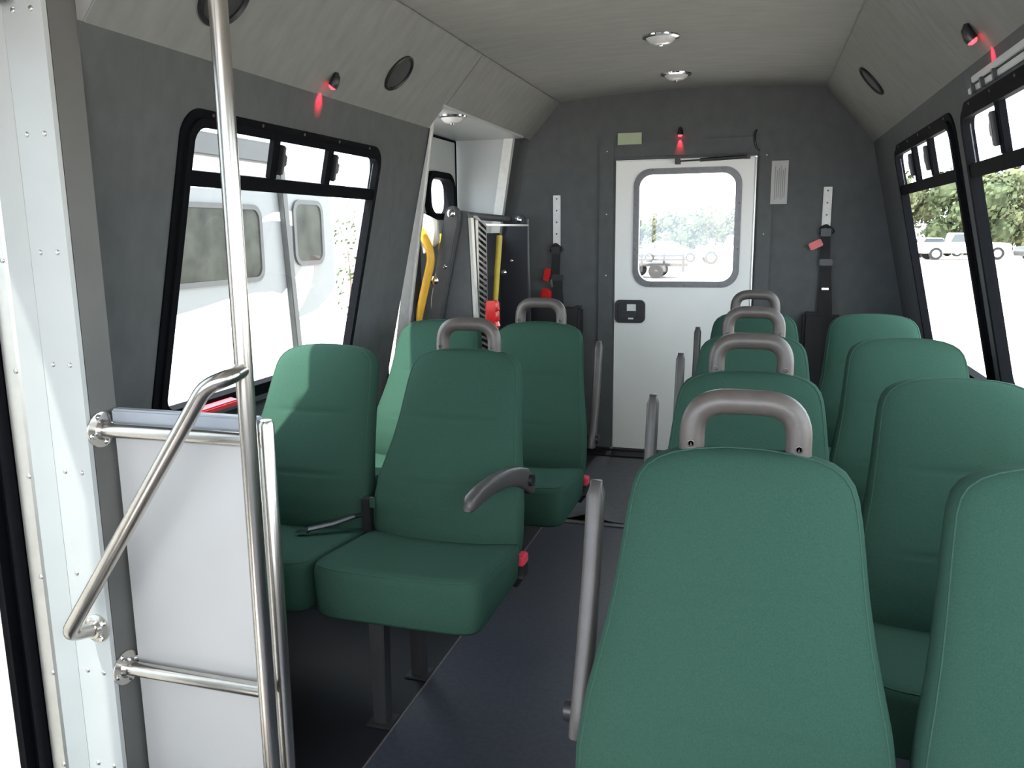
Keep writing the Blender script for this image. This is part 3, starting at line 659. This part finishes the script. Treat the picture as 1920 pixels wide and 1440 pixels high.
# ------------------------------------------------------------------ labels and hook on the rear wall
tag(obj('glow_label', MB().box((-0.800, YR - 0.0165, 1.783), (-0.665, YR - 0.0145, 1.846)), 'glow', smooth=False, bevel=0.0008), 'pale green rectangular sticker above the rear door', 'sticker')
nt_ = tag(obj('notice', MB().box((0.038, YR - 0.0165, 1.440), (0.124, YR - 0.0145, 1.668)), 'paper', smooth=False), 'pale printed notice hanging right of the rear door', 'notice')
pr = MB()
for k in range(6): pr.box((0.056 + 0.010 * k, YR - 0.0170, 1.462 + 0.006 * (k % 3)), (0.0595 + 0.010 * k, YR - 0.0166, 1.640 - 0.010 * ((k * 2) % 3)))
obj('print', pr, 'ink', nt_, smooth=False)
tag(obj('wire_loop', MB().tube([(-0.048, YR - 0.002, 1.835), (-0.056, YR - 0.018, 1.805), (-0.056, YR - 0.022, 1.770), (-0.046, YR - 0.020, 1.74), (-0.028, YR - 0.0162, 1.722)], [0.004, 0.006, 0.007, 0.006, 0.004], 8), 'black'), 'short bent black cable above the door hinge side', 'cable')

# ------------------------------------------------------------------ shoulder belts on the rear wall
def shoulder(x, z0, z1, label, red_side):
    s = empty('shoulder_belt', (x, YR - 0.001, 0), label, 'seat belt', 'shoulder belts on the rear wall')
    tr_ = MB().box((-0.022, -0.014, z0), (0.022, 0, z1))
    t = obj('track', tr_, 'track', s, smooth=False, bevel=0.002)
    n = int((z1 - z0) / 0.055)
    for k in range(n):
        z = z0 + 0.02 + k * (z1 - z0 - 0.04) / (n - 1)
        cached('slot', 'slot', lambda: MB().lathe([(0.005, 0.0), (0.005, 0.0012)], (0, 0, 0), (0, -1, 0), 10), 'screw', t, (0, -0.0142, z))
    obj('anchor', MB().tube(fillet([(-0.030, -0.03, z0 + 0.010), (0.0, -0.035, z0 + 0.028), (0.038, -0.03, z0 - 0.004), (0.0, -0.036, z0 - 0.022), (-0.034, -0.03, z0 - 0.008)], 0.01), 0.010, 8).box((-0.026, -0.045, z0 - 0.03), (0.026, -0.015, z0 + 0.012)), 'black', s, bevel=0.002)
    b = MB(); pts = [(0, z0 - 0.03, 0.024), (0.004 * red_side, z0 - 0.15, 0.024), (0.008, z0 - 0.17, 0.030), (0.012, z0 - 0.25, 0.028), (0.018, z0 - 0.42, 0.036), (0.022, z0 - 0.75, 0.036)]
    loops = [[(px - w, -0.036, z), (px + w, -0.036, z), (px + w, -0.028, z), (px - w, -0.028, z)] for px, z, w in pts]
    b.loft(loops); obj('webbing', b, 'web', s, smooth=False)
    obj('adjuster', MB().box((-0.026, -0.046, z0 - 0.185), (0.042, -0.022, z0 - 0.150)), 'blackmetal', s, bevel=0.004)
    obj('belt_clip', MB().box((-0.006, -0.046, z0 - 0.315), (0.030, -0.037, z0 - 0.303)), 'steel', s, smooth=False)
    return s
sL = shoulder(-1.155, 1.205, 1.513, 'black shoulder belt hanging from a white track left of the door', -1)
def slab(cx, cz, w, h, a, y0=-0.05, y1=-0.030):
    c, s = math.cos(a), math.sin(a)
    return [(cx + c * u - s * v, cz + s * u + c * v) for u, v in ((-w, -h), (w, -h), (w, h), (-w, h))]
obj('pull_tab', MB().prism(slab(-0.052, 1.055, 0.019, 0.037, -0.15), 1, -0.05, -0.032), 'red', sL, bevel=0.004, label='red pull tab')
obj('buckle', MB().box((-0.086, -0.075, 0.895), (-0.022, -0.040, 0.975)), 'red', sL, bevel=0.012, label='red buckle')
obj('tongue', MB().prism(slab(-0.022, 1.005, 0.008, 0.024, 0.25), 1, -0.048, -0.044), 'chrome', sL, smooth=False)
sR = shoulder(0.330, 1.295, 1.525, 'black shoulder belt hanging from a white track right of the door', 1)
obj('pull_tab', MB().prism(slab(-0.048, 1.222, 0.034, 0.020, 0.45), 1, -0.05, -0.032), 'red', sR, bevel=0.004, label='red pull tab')
tag(obj('storage_pouch', MB().box((0.235, YR - 0.10, 0.36), (0.352, YR - 0.042, 0.862)).box((0.352, YR - 0.028, 0.36), (0.44, YR - 0.002, 0.845)).box((0.235, YR - 0.042, 0.36), (0.31, YR - 0.002, 0.86)), 'web', bevel=0.015), 'black fabric pouch on the rear wall beside the right shoulder belt', 'pouch')
tag(obj('storage_box', MB().box((-1.30, YR - 0.16, 0.001), (-0.985, YR - 0.045, 0.868)).box((-1.02, YR - 0.15, 0.868), (-0.99, YR - 0.06, 0.880)), 'black', bevel=0.012), 'black box standing below the left shoulder belt', 'box')
# red buckle on a stalk next to the lift
bs = empty('belt_stalk', (-1.115, 3.40, 0), 'red ribbed belt buckle on a black stalk beside the lift', 'seat belt')
obj('stalk', MB().tube([(0.02, 0.02, 0.001), (0.005, 0.01, 0.5), (0, 0, 0.90)], 0.014, 10), 'black', bs)
bk = obj('buckle', MB().loft([[(a * c_, 0.020 * s_, z) for c_, s_ in ((-1, -0.5), (-0.7, -1), (0.7, -1), (1, -0.5), (1, 0.5), (0.7, 1), (-0.7, 1), (-1, 0.5))] for z, a in
     ((0.885, 0.026), (0.90, 0.032), (0.918, 0.026), (0.925, 0.030), (0.958, 0.030), (0.964, 0.026), (0.970, 0.030), (1.000, 0.029), (1.010, 0.022))]), 'red', bs, ang=25, label='red ribbed buckle')

# ------------------------------------------------------------------ wheelchair lift folded in its doorway
lf = empty('wheelchair_lift', (-1.36, 4.02, 0), 'folded black wheelchair lift with yellow handrails in the left doorway', 'wheelchair lift')
LO = Vector((1.36, -4.02, 0))
def lpart(name, mb, m, **k): return obj(name, mb, m, lf, loc=LO, **k)
lpart('side_plate', MB().prism([(-1.372, 1.36), (-1.335, 1.405), (-1.300, 1.40), (-1.292, 1.36), (-1.268, 0.60), (-1.262, 0.12), (-1.46, 0.12), (-1.46, 0.90)], 1, 3.605, 3.635), 'liftgrey', smooth=False, bevel=0.004)
arm_ = lpart('lift_arm', MB().prism([(-1.388, 1.40), (-1.365, 1.425), (-1.338, 1.42), (-1.322, 1.395), (-1.322, 1.36), (-1.420, 0.92), (-1.44, 0.30), (-1.50, 0.30), (-1.47, 1.00)], 1, 3.555, 3.600), 'liftgrey', smooth=False, bevel=0.006)
lpart('edge_strip', MB().prism([(-1.292, 1.37), (-1.278, 1.37), (-1.250, 0.60), (-1.262, 0.60)], 1, 3.598, 3.64), 'liftlight', smooth=False, bevel=0.002)
for x, z, r in ((-1.357, 1.390, 0.016), (-1.448, 1.085, 0.017), (-1.392, 1.150, 0.008)):
    cached('bolt', 'lbolt%g' % r, lambda r=r: MB().lathe([(r * 1.2, 0), (r * 1.2, 0.003), (r, 0.004), (r, 0.010), (r * 0.6, 0.013)], (0, 0, 0), (0, -1, 0), 12), 'chrome', arm_, (x, 3.555, z))
far = lpart('lift_arm', MB().prism([(-1.345, 1.385), (-1.320, 1.405), (-1.285, 1.400), (-1.262, 1.375), (-1.246, 1.33), (-1.228, 0.12), (-1.44, 0.12), (-1.43, 1.00), (-1.395, 1.24)], 1, 4.45, 4.49), 'liftdark', smooth=False, bevel=0.006)
lpart('post', MB().tube([(-1.240, 4.47, 0.10), (-1.250, 4.46, 1.375)], 0.008, 8), 'liftgrey')
for x, z, r in ((-1.301, 1.372, 0.016), (-1.392, 1.080, 0.016), (-1.341, 1.146, 0.008)):
    cached('bolt', 'lbolt%g' % r, None, 'chrome', far, (x, 4.45, z))
pf = lpart('platform', MB().box((-1.430, 3.66, 0.14), (-1.405, 4.44, 1.30)), 'liftdark', smooth=False, bevel=0.003)
gr_ = MB()
for k in range(34):
    z = 0.42 + k * 0.0275
    gr_.prism([(3.655, z + 0.040), (3.655, z + 0.052), (3.79, z + 0.012), (3.79, z)], 0, -1.292, -1.268)
gr_.box((-1.300, 3.648, 0.42), (-1.262, 3.656, 1.36)); gr_.box((-1.300, 3.79, 0.42), (-1.270, 3.80, 1.34))
gt = lpart('grating', gr_, 'steel', smooth=False); gt['kind'] = 'stuff'
lpart('top_shelf', MB().prism([(-1.300, 3.62), (-1.215, 4.36), (-1.30, 4.36), (-1.385, 3.62)], 2, 1.335, 1.345), 'alu', smooth=False, bevel=0.002)
lpart('handrail', MB().tube(fillet([(-1.512, 3.50, 1.345), (-1.478, 3.50, 1.30), (-1.432, 3.50, 1.205), (-1.515, 3.50, 0.90), (-1.53, 3.50, 0.5)], 0.06), 0.019, 14), 'yellow', label='yellow bent handrail')
lpart('handrail', MB().tube([(-1.262, 3.98, 1.289), (-1.264, 3.98, 1.26), (-1.295, 3.98, 0.90), (-1.32, 3.98, 0.6), (-1.36, 3.98, 0.14)], 0.015, 12), 'yellow2', label='yellow straight handrail')
lpart('handrail_stub', MB().box((-1.452, 3.62, 1.18), (-1.425, 3.66, 1.30)), 'yellow2', bevel=0.004)
lpart('pump_box', MB().prism([(-1.515, 1.405), (-1.413, 1.358), (-1.413, 1.262), (-1.49, 1.205), (-1.50, 1.25)], 1, 3.53, 3.552), 'liftlight', smooth=False, bevel=0.004)
lpart('tower', MB().prism([(-1.555, 0.12), (-1.520, 0.12), (-1.515, 0.9), (-1.512, 1.35), (-1.53, 1.38), (-1.545, 1.05)], 1, 3.47, 3.56), 'liftdark', smooth=False, bevel=0.004)
lpart('cross_tube', MB().tube([(-1.36, 3.60, 1.388), (-1.36, 4.46, 1.376)], 0.018, 12), 'liftgrey')
lpart('base', MB().box((-1.56, 3.46, 0.004), (-1.22, 4.50, 0.13)), 'liftdark', smooth=False, bevel=0.006)

# ------------------------------------------------------------------ outside: ground, trailer, cars, trees
GZ = -0.80
struct(obj('ground', MB().box((-160, -60, GZ - 0.2), (200, 220, GZ)), 'ground', smooth=False), 'pale bare dirt of the lot outside the windows', 'ground')
rv = empty('travel_trailer', (-6.2, 6.0, GZ), 'white travel trailer with silver swoosh graphics outside the left window', 'trailer')
RO = Vector((6.2, -6.0, -GZ))
def rpart(name, mb, m, **k): return obj(name, mb, m, rv, loc=RO, **k)
rpart('body', MB().prism([(2.0, -0.28), (8.75, -0.28), (9.10, 0.35), (9.12, 1.5), (9.05, 2.15), (8.8, 2.42), (2.0, 2.42)], 0, -7.4, -5.0), 'rvwhite', smooth=False, bevel=0.05)
G = [(4.0, 1.70), (6.204, 1.721), (6.828, 1.747), (7.563, 1.77), (8.969, 1.783), (9.046, 1.205), (9.036, 0.666), (8.594, 0.433), (8.074, 0.368), (8.305, 0.536), (8.498, 0.727), (8.571, 0.942), (8.3, 0.941), (8.049, 0.78), (7.858, 0.67), (7.689, 0.706), (7.363, 0.718), (6.874, 0.688), (6.367, 0.626), (5.946, 0.59), (4.0, 0.50)]
rpart('decal', MB().prism(G, 0, -5.0, -4.996), 'rvgrey', smooth=False, label='silver grey body decal')
rpart('decal', MB().prism([(7.484, 1.426), (7.633, 1.501), (7.782, 1.538), (8.0, 1.559), (8.18, 1.563), (8.194, 1.388), (7.944, 1.447), (7.731, 1.456)], 0, -4.996, -4.993), 'rvwhite', smooth=False, label='white crescent decal')
for P_ in ([(6.464, 0.112), (7.084, 0.311), (7.887, 0.534), (7.892, 0.497), (7.118, 0.273)], [(7.217, 0.134), (7.647, 0.328), (7.882, 0.486), (7.885, 0.436), (7.664, 0.29)]):
    rpart('decal_line', MB().prism(P_, 0, -5.0, -4.996), 'rvline', smooth=False)
for a, b, c, d in ((5.95, 7.53, 0.83, 1.61), (8.14, 8.79, 0.96, 1.69)):
    fr = MB(lambda u, v, w: (w, u, v)); fr.ring(rrect(a, b, c, d, 0.14), rrect(a + 0.05, b - 0.05, c + 0.05, d - 0.05, 0.10), -5.0, -4.97)
    wf = rpart('window', fr, 'awning')
    obj('pane', MB(lambda u, v, w: (w, u, v)).prism(rrect(a + 0.045, b - 0.045, c + 0.045, d - 0.045, 0.10), 2, -4.992, -4.982), 'rvglass', wf, smooth=False)
rpart('awning_tube', MB().box((-4.99, 2.6, 2.03), (-4.90, 7.93, 2.24)), 'awning', smooth=False, bevel=0.015)
rpart('awning_arm', MB().prism([(7.84, 2.20), (7.94, 2.20), (8.12, -0.05), (8.02, -0.05)], 0, -4.995, -4.93), 'awning', smooth=False, bevel=0.01)
for y in (4.6, 5.4):
    w_ = rpart('wheel', MB().tube([(-5.22, y, -0.45), (-5.01, y, -0.45)], 0.345, 24), 'tyre')
rpart('hitch', MB().box((-6.3, 9.0, -0.35), (-6.1, 10.2, -0.22)), 'cardark', smooth=False)
obj('jack', MB().tube([(-6.2, 9.9, -0.8), (-6.2, 9.9, 0.1)], 0.05, 10), 'cardark', rv, loc=RO)

def car(name, loc, rz, body, label, kind='car', group=None):
    c = empty(name, loc, label, 'car' if kind != 'truck' else 'truck', group, rz=rz)
    if kind == 'car':
        low = [(-2.25, 0.30), (2.2, 0.30), (2.28, 0.62), (2.0, 0.78), (1.05, 0.92), (-1.6, 0.95), (-2.22, 0.88), (-2.3, 0.6)]
        cab = [(-1.75, 0.94), (1.0, 0.90), (0.25, 1.42), (-0.95, 1.45)]
    elif kind == 'pickup':
        low = [(-2.8, 0.45), (2.75, 0.45), (2.8, 0.95), (2.6, 1.10), (1.2, 1.20), (-2.8, 1.15)]
        cab = [(-0.95, 1.15), (1.25, 1.18), (0.55, 1.80), (-0.80, 1.82)]
    else:
        low = [(-3.4, 0.5), (3.0, 0.5), (3.05, 1.15), (2.1, 1.35), (-3.4, 1.35)]
        cab = [(-3.4, 1.35), (2.05, 1.35), (1.35, 2.55), (-3.4, 2.65)]
    W = 0.9
    bd = obj('body', MB().prism(low, 1, -W, W), body, c, smooth=False, bevel=0.05)
    obj('cabin', MB().prism(cab, 1, -W * 0.86, W * 0.86), body, c, smooth=False, bevel=0.05)
    gx0, gx1 = (cab[3][0] - 0.25, cab[2][0] + 0.15) if kind != 'truck' else (0.9, 1.5)
    z0, z1 = cab[0][1] + 0.05, cab[3][1] - 0.10
    for s in (-1, 1):
        obj('side_window', MB().prism([(gx0, z0), (gx1 + 0.25, z0), (gx1 - 0.12, z1), (gx0 + 0.25, z1)], 1, s * W * 0.86, s * (W * 0.86 + 0.012)), 'carglass', c, smooth=False)
    fx = [(cab[1][0] + 0.03, cab[1][1] + 0.06), (cab[2][0] + 0.10, cab[2][1] - 0.08)]
    obj('windscreen', MB().add([(fx[0][0], -0.7, fx[0][1]), (fx[0][0], 0.7, fx[0][1]), (fx[1][0], 0.62, fx[1][1]), (fx[1][0], -0.62, fx[1][1]),
                                (fx[0][0] - 0.05, -0.7, fx[0][1]), (fx[0][0] - 0.05, 0.7, fx[0][1]), (fx[1][0] - 0.05, 0.62, fx[1][1]), (fx[1][0] - 0.05, -0.62, fx[1][1])],
                               [(0, 1, 2, 3), (7, 6, 5, 4), (0, 4, 5, 1), (1, 5, 6, 2), (2, 6, 7, 3), (3, 7, 4, 0)]), 'carglass', c, smooth=False)
    r = 0.33 if kind == 'car' else 0.42
    for x in (low[0][0] + 0.85, low[1][0] - 0.85):
        for s in (-1, 1):
            w = obj('wheel', MB().tube([(x, s * (W - 0.16), r), (x, s * (W + 0.02), r)], r, 20), 'tyre', c)
            obj('hub_cap', MB().lathe([(r * 0.62, 0), (r * 0.6, 0.02), (0.05, 0.035)], (x, s * (W + 0.021), r), (0, s, 0), 16), 'hub', w)
    return c
car('pickup_truck', (13.2, 63.0, GZ), 0.12, 'carwhite', 'white pickup parked beyond the rear right window', 'pickup', 'vehicles parked in the lot')
car('parked_car', (10.1, 66.5, GZ), 1.2, 'carred', 'dark red car parked behind the white pickup', 'car', 'vehicles parked in the lot')
car('box_truck', (7.7, 55.0, GZ), 1.45, 'carwhite', 'tall white van at the edge of the rear right window', 'truck', 'vehicles parked in the lot')
car('parked_car', (18.3, 61.0, GZ), 0.1, 'cardark', 'charcoal car parked at the right picture edge', 'car', 'vehicles parked in the lot')
car('parked_car', (12.8, 70.5, GZ), 0.2, 'carwhite', 'white car parked behind the pickup near the trees', 'car', 'vehicles parked in the lot')
car('parked_car', (-6.0, 58.0, GZ), 0.1, 'carwhite', 'white car seen through the left of the rear door window', 'car', 'vehicles parked in the lot')
car('pickup_truck', (-1.2, 55.0, GZ), 0.15, 'carwhite', 'white pickup seen through the right of the rear door window', 'pickup', 'vehicles parked in the lot')
fb = empty('flatbed_trailer', (-4.6, 38.5, GZ), 'dark steel flatbed trailer frame beyond the rear door window', 'trailer')
obj('deck', MB().box((-1.7, -1.0, 0.55), (1.5, 1.0, 0.68)).box((-1.7, -1.0, 0.80), (1.4, -0.94, 0.88)).box((-1.7, -1.0, 0.98), (1.3, -0.94, 1.05)), 'tyre', fb, smooth=False)
for x in (-1.6, -0.6, 0.4, 1.25): obj('stake', MB().box((x, -1.02, 0.3), (x + 0.1, -0.94, 1.12)), 'tyre', fb, smooth=False)
for x in (-0.9, 0.1):
    for s in (-0.95, 0.95): obj('wheel', MB().tube([(x, s - 0.1, 0.34), (x, s + 0.1, 0.34)], 0.34, 18), 'tyre', fb)

def tree(x, y, h, w, leaf, label, n=2600, dense=True):
    t = empty('tree', (x, y, GZ), label, 'tree', 'trees along the edge of the lot')
    obj('trunk', MB().tube([(0, 0, 0), (0.1, 0, h * 0.3), (0, 0.1, h * 0.6)], [0.026 * w, 0.02 * w, 0.008 * w], 8), 'bark', t)
    cl = []
    for k in range(13):
        a = random.uniform(0, 6.28); rr = random.uniform(0.1, 1.0) * w * 0.42; zz = random.uniform(0.16, 0.84) * h
        cl.append((rr * math.cos(a), rr * math.sin(a) * 0.7, zz, random.uniform(0.20, 0.32) * w))
    vs, fs = [], []
    for k in range(n):
        cx_, cy_, cz_, r = random.choice(cl)
        d = Vector((random.gauss(0, 1), random.gauss(0, 1), random.gauss(0, 1))).normalized()
        p = Vector((cx_, cy_, cz_)) + d * r * random.uniform(0.55, 1.08)
        if p.z < 0.1: p.z = random.uniform(0.1, 0.5)
        nrm = (d + Vector((random.uniform(-.6, .6), random.uniform(-.6, .6), random.uniform(-.2, .8)))).normalized()
        a = nrm.orthogonal().normalized(); b = nrm.cross(a); s = random.uniform(0.10, 0.24) * (w / 5)
        o = len(vs); vs += [p - a * s, p - b * s * 0.6, p + a * s, p + b * s * 0.6]; fs.append((o, o + 1, o + 2, o + 3))
    o = len(vs)
    me = MB().add(vs, fs)
    for cx_, cy_, cz_, r in (cl if dense else []):        # dense inner mass of each bough
        loops = []
        for i in range(1, 6):
            ph = math.pi * i / 6; loops.append([(cx_ + 0.62 * r * math.sin(ph) * math.cos(q * 1.0472), cy_ + 0.62 * r * math.sin(ph) * math.sin(q * 1.0472), max(0.06, cz_ + 0.62 * r * math.cos(ph))) for q in range(6)])
        me.loft(loops)
    cr = obj('crown', me, leaf, t, smooth=False)
    return t
spots = []
xs_ = [-17.5, -14.2, -11.0, -8.0, -5.0, -2.2, 0.8]
words = ['first', 'second', 'third', 'fourth', 'fifth', 'sixth', 'seventh', 'eighth', 'ninth', 'tenth', 'eleventh', 'twelfth']
for k, x in enumerate(xs_):
    tree(x, (90 if k % 2 else 98) + random.uniform(-1, 1), 4.2 + 0.15 * k + random.uniform(-0.3, 0.3), 5.2, 'leafA' if k % 2 else 'leafB', 'low bushy tree, %s from the left, seen through the rear door window' % words[k])
xr = [6.0, 9.4, 12.5, 15.8, 19.0, 22.6, 26.2, 30.0, 35.0, 40.5, 46.0, 52.0]
for k, x in enumerate(xr):
    tree(x, (74 if k % 3 == 0 else 81 if k % 3 == 1 else 88) + random.uniform(-1, 1), 6.9 + random.uniform(-0.5, 0.7), 6.6, 'leafB' if k % 3 else 'leafA', 'tall pale green tree, %s from the left, beyond the right windows' % words[k])
tree(-9.35, 17.5, 2.9, 1.5, 'leafA', 'small sparse bush just past the end of the travel trailer', 220, False)
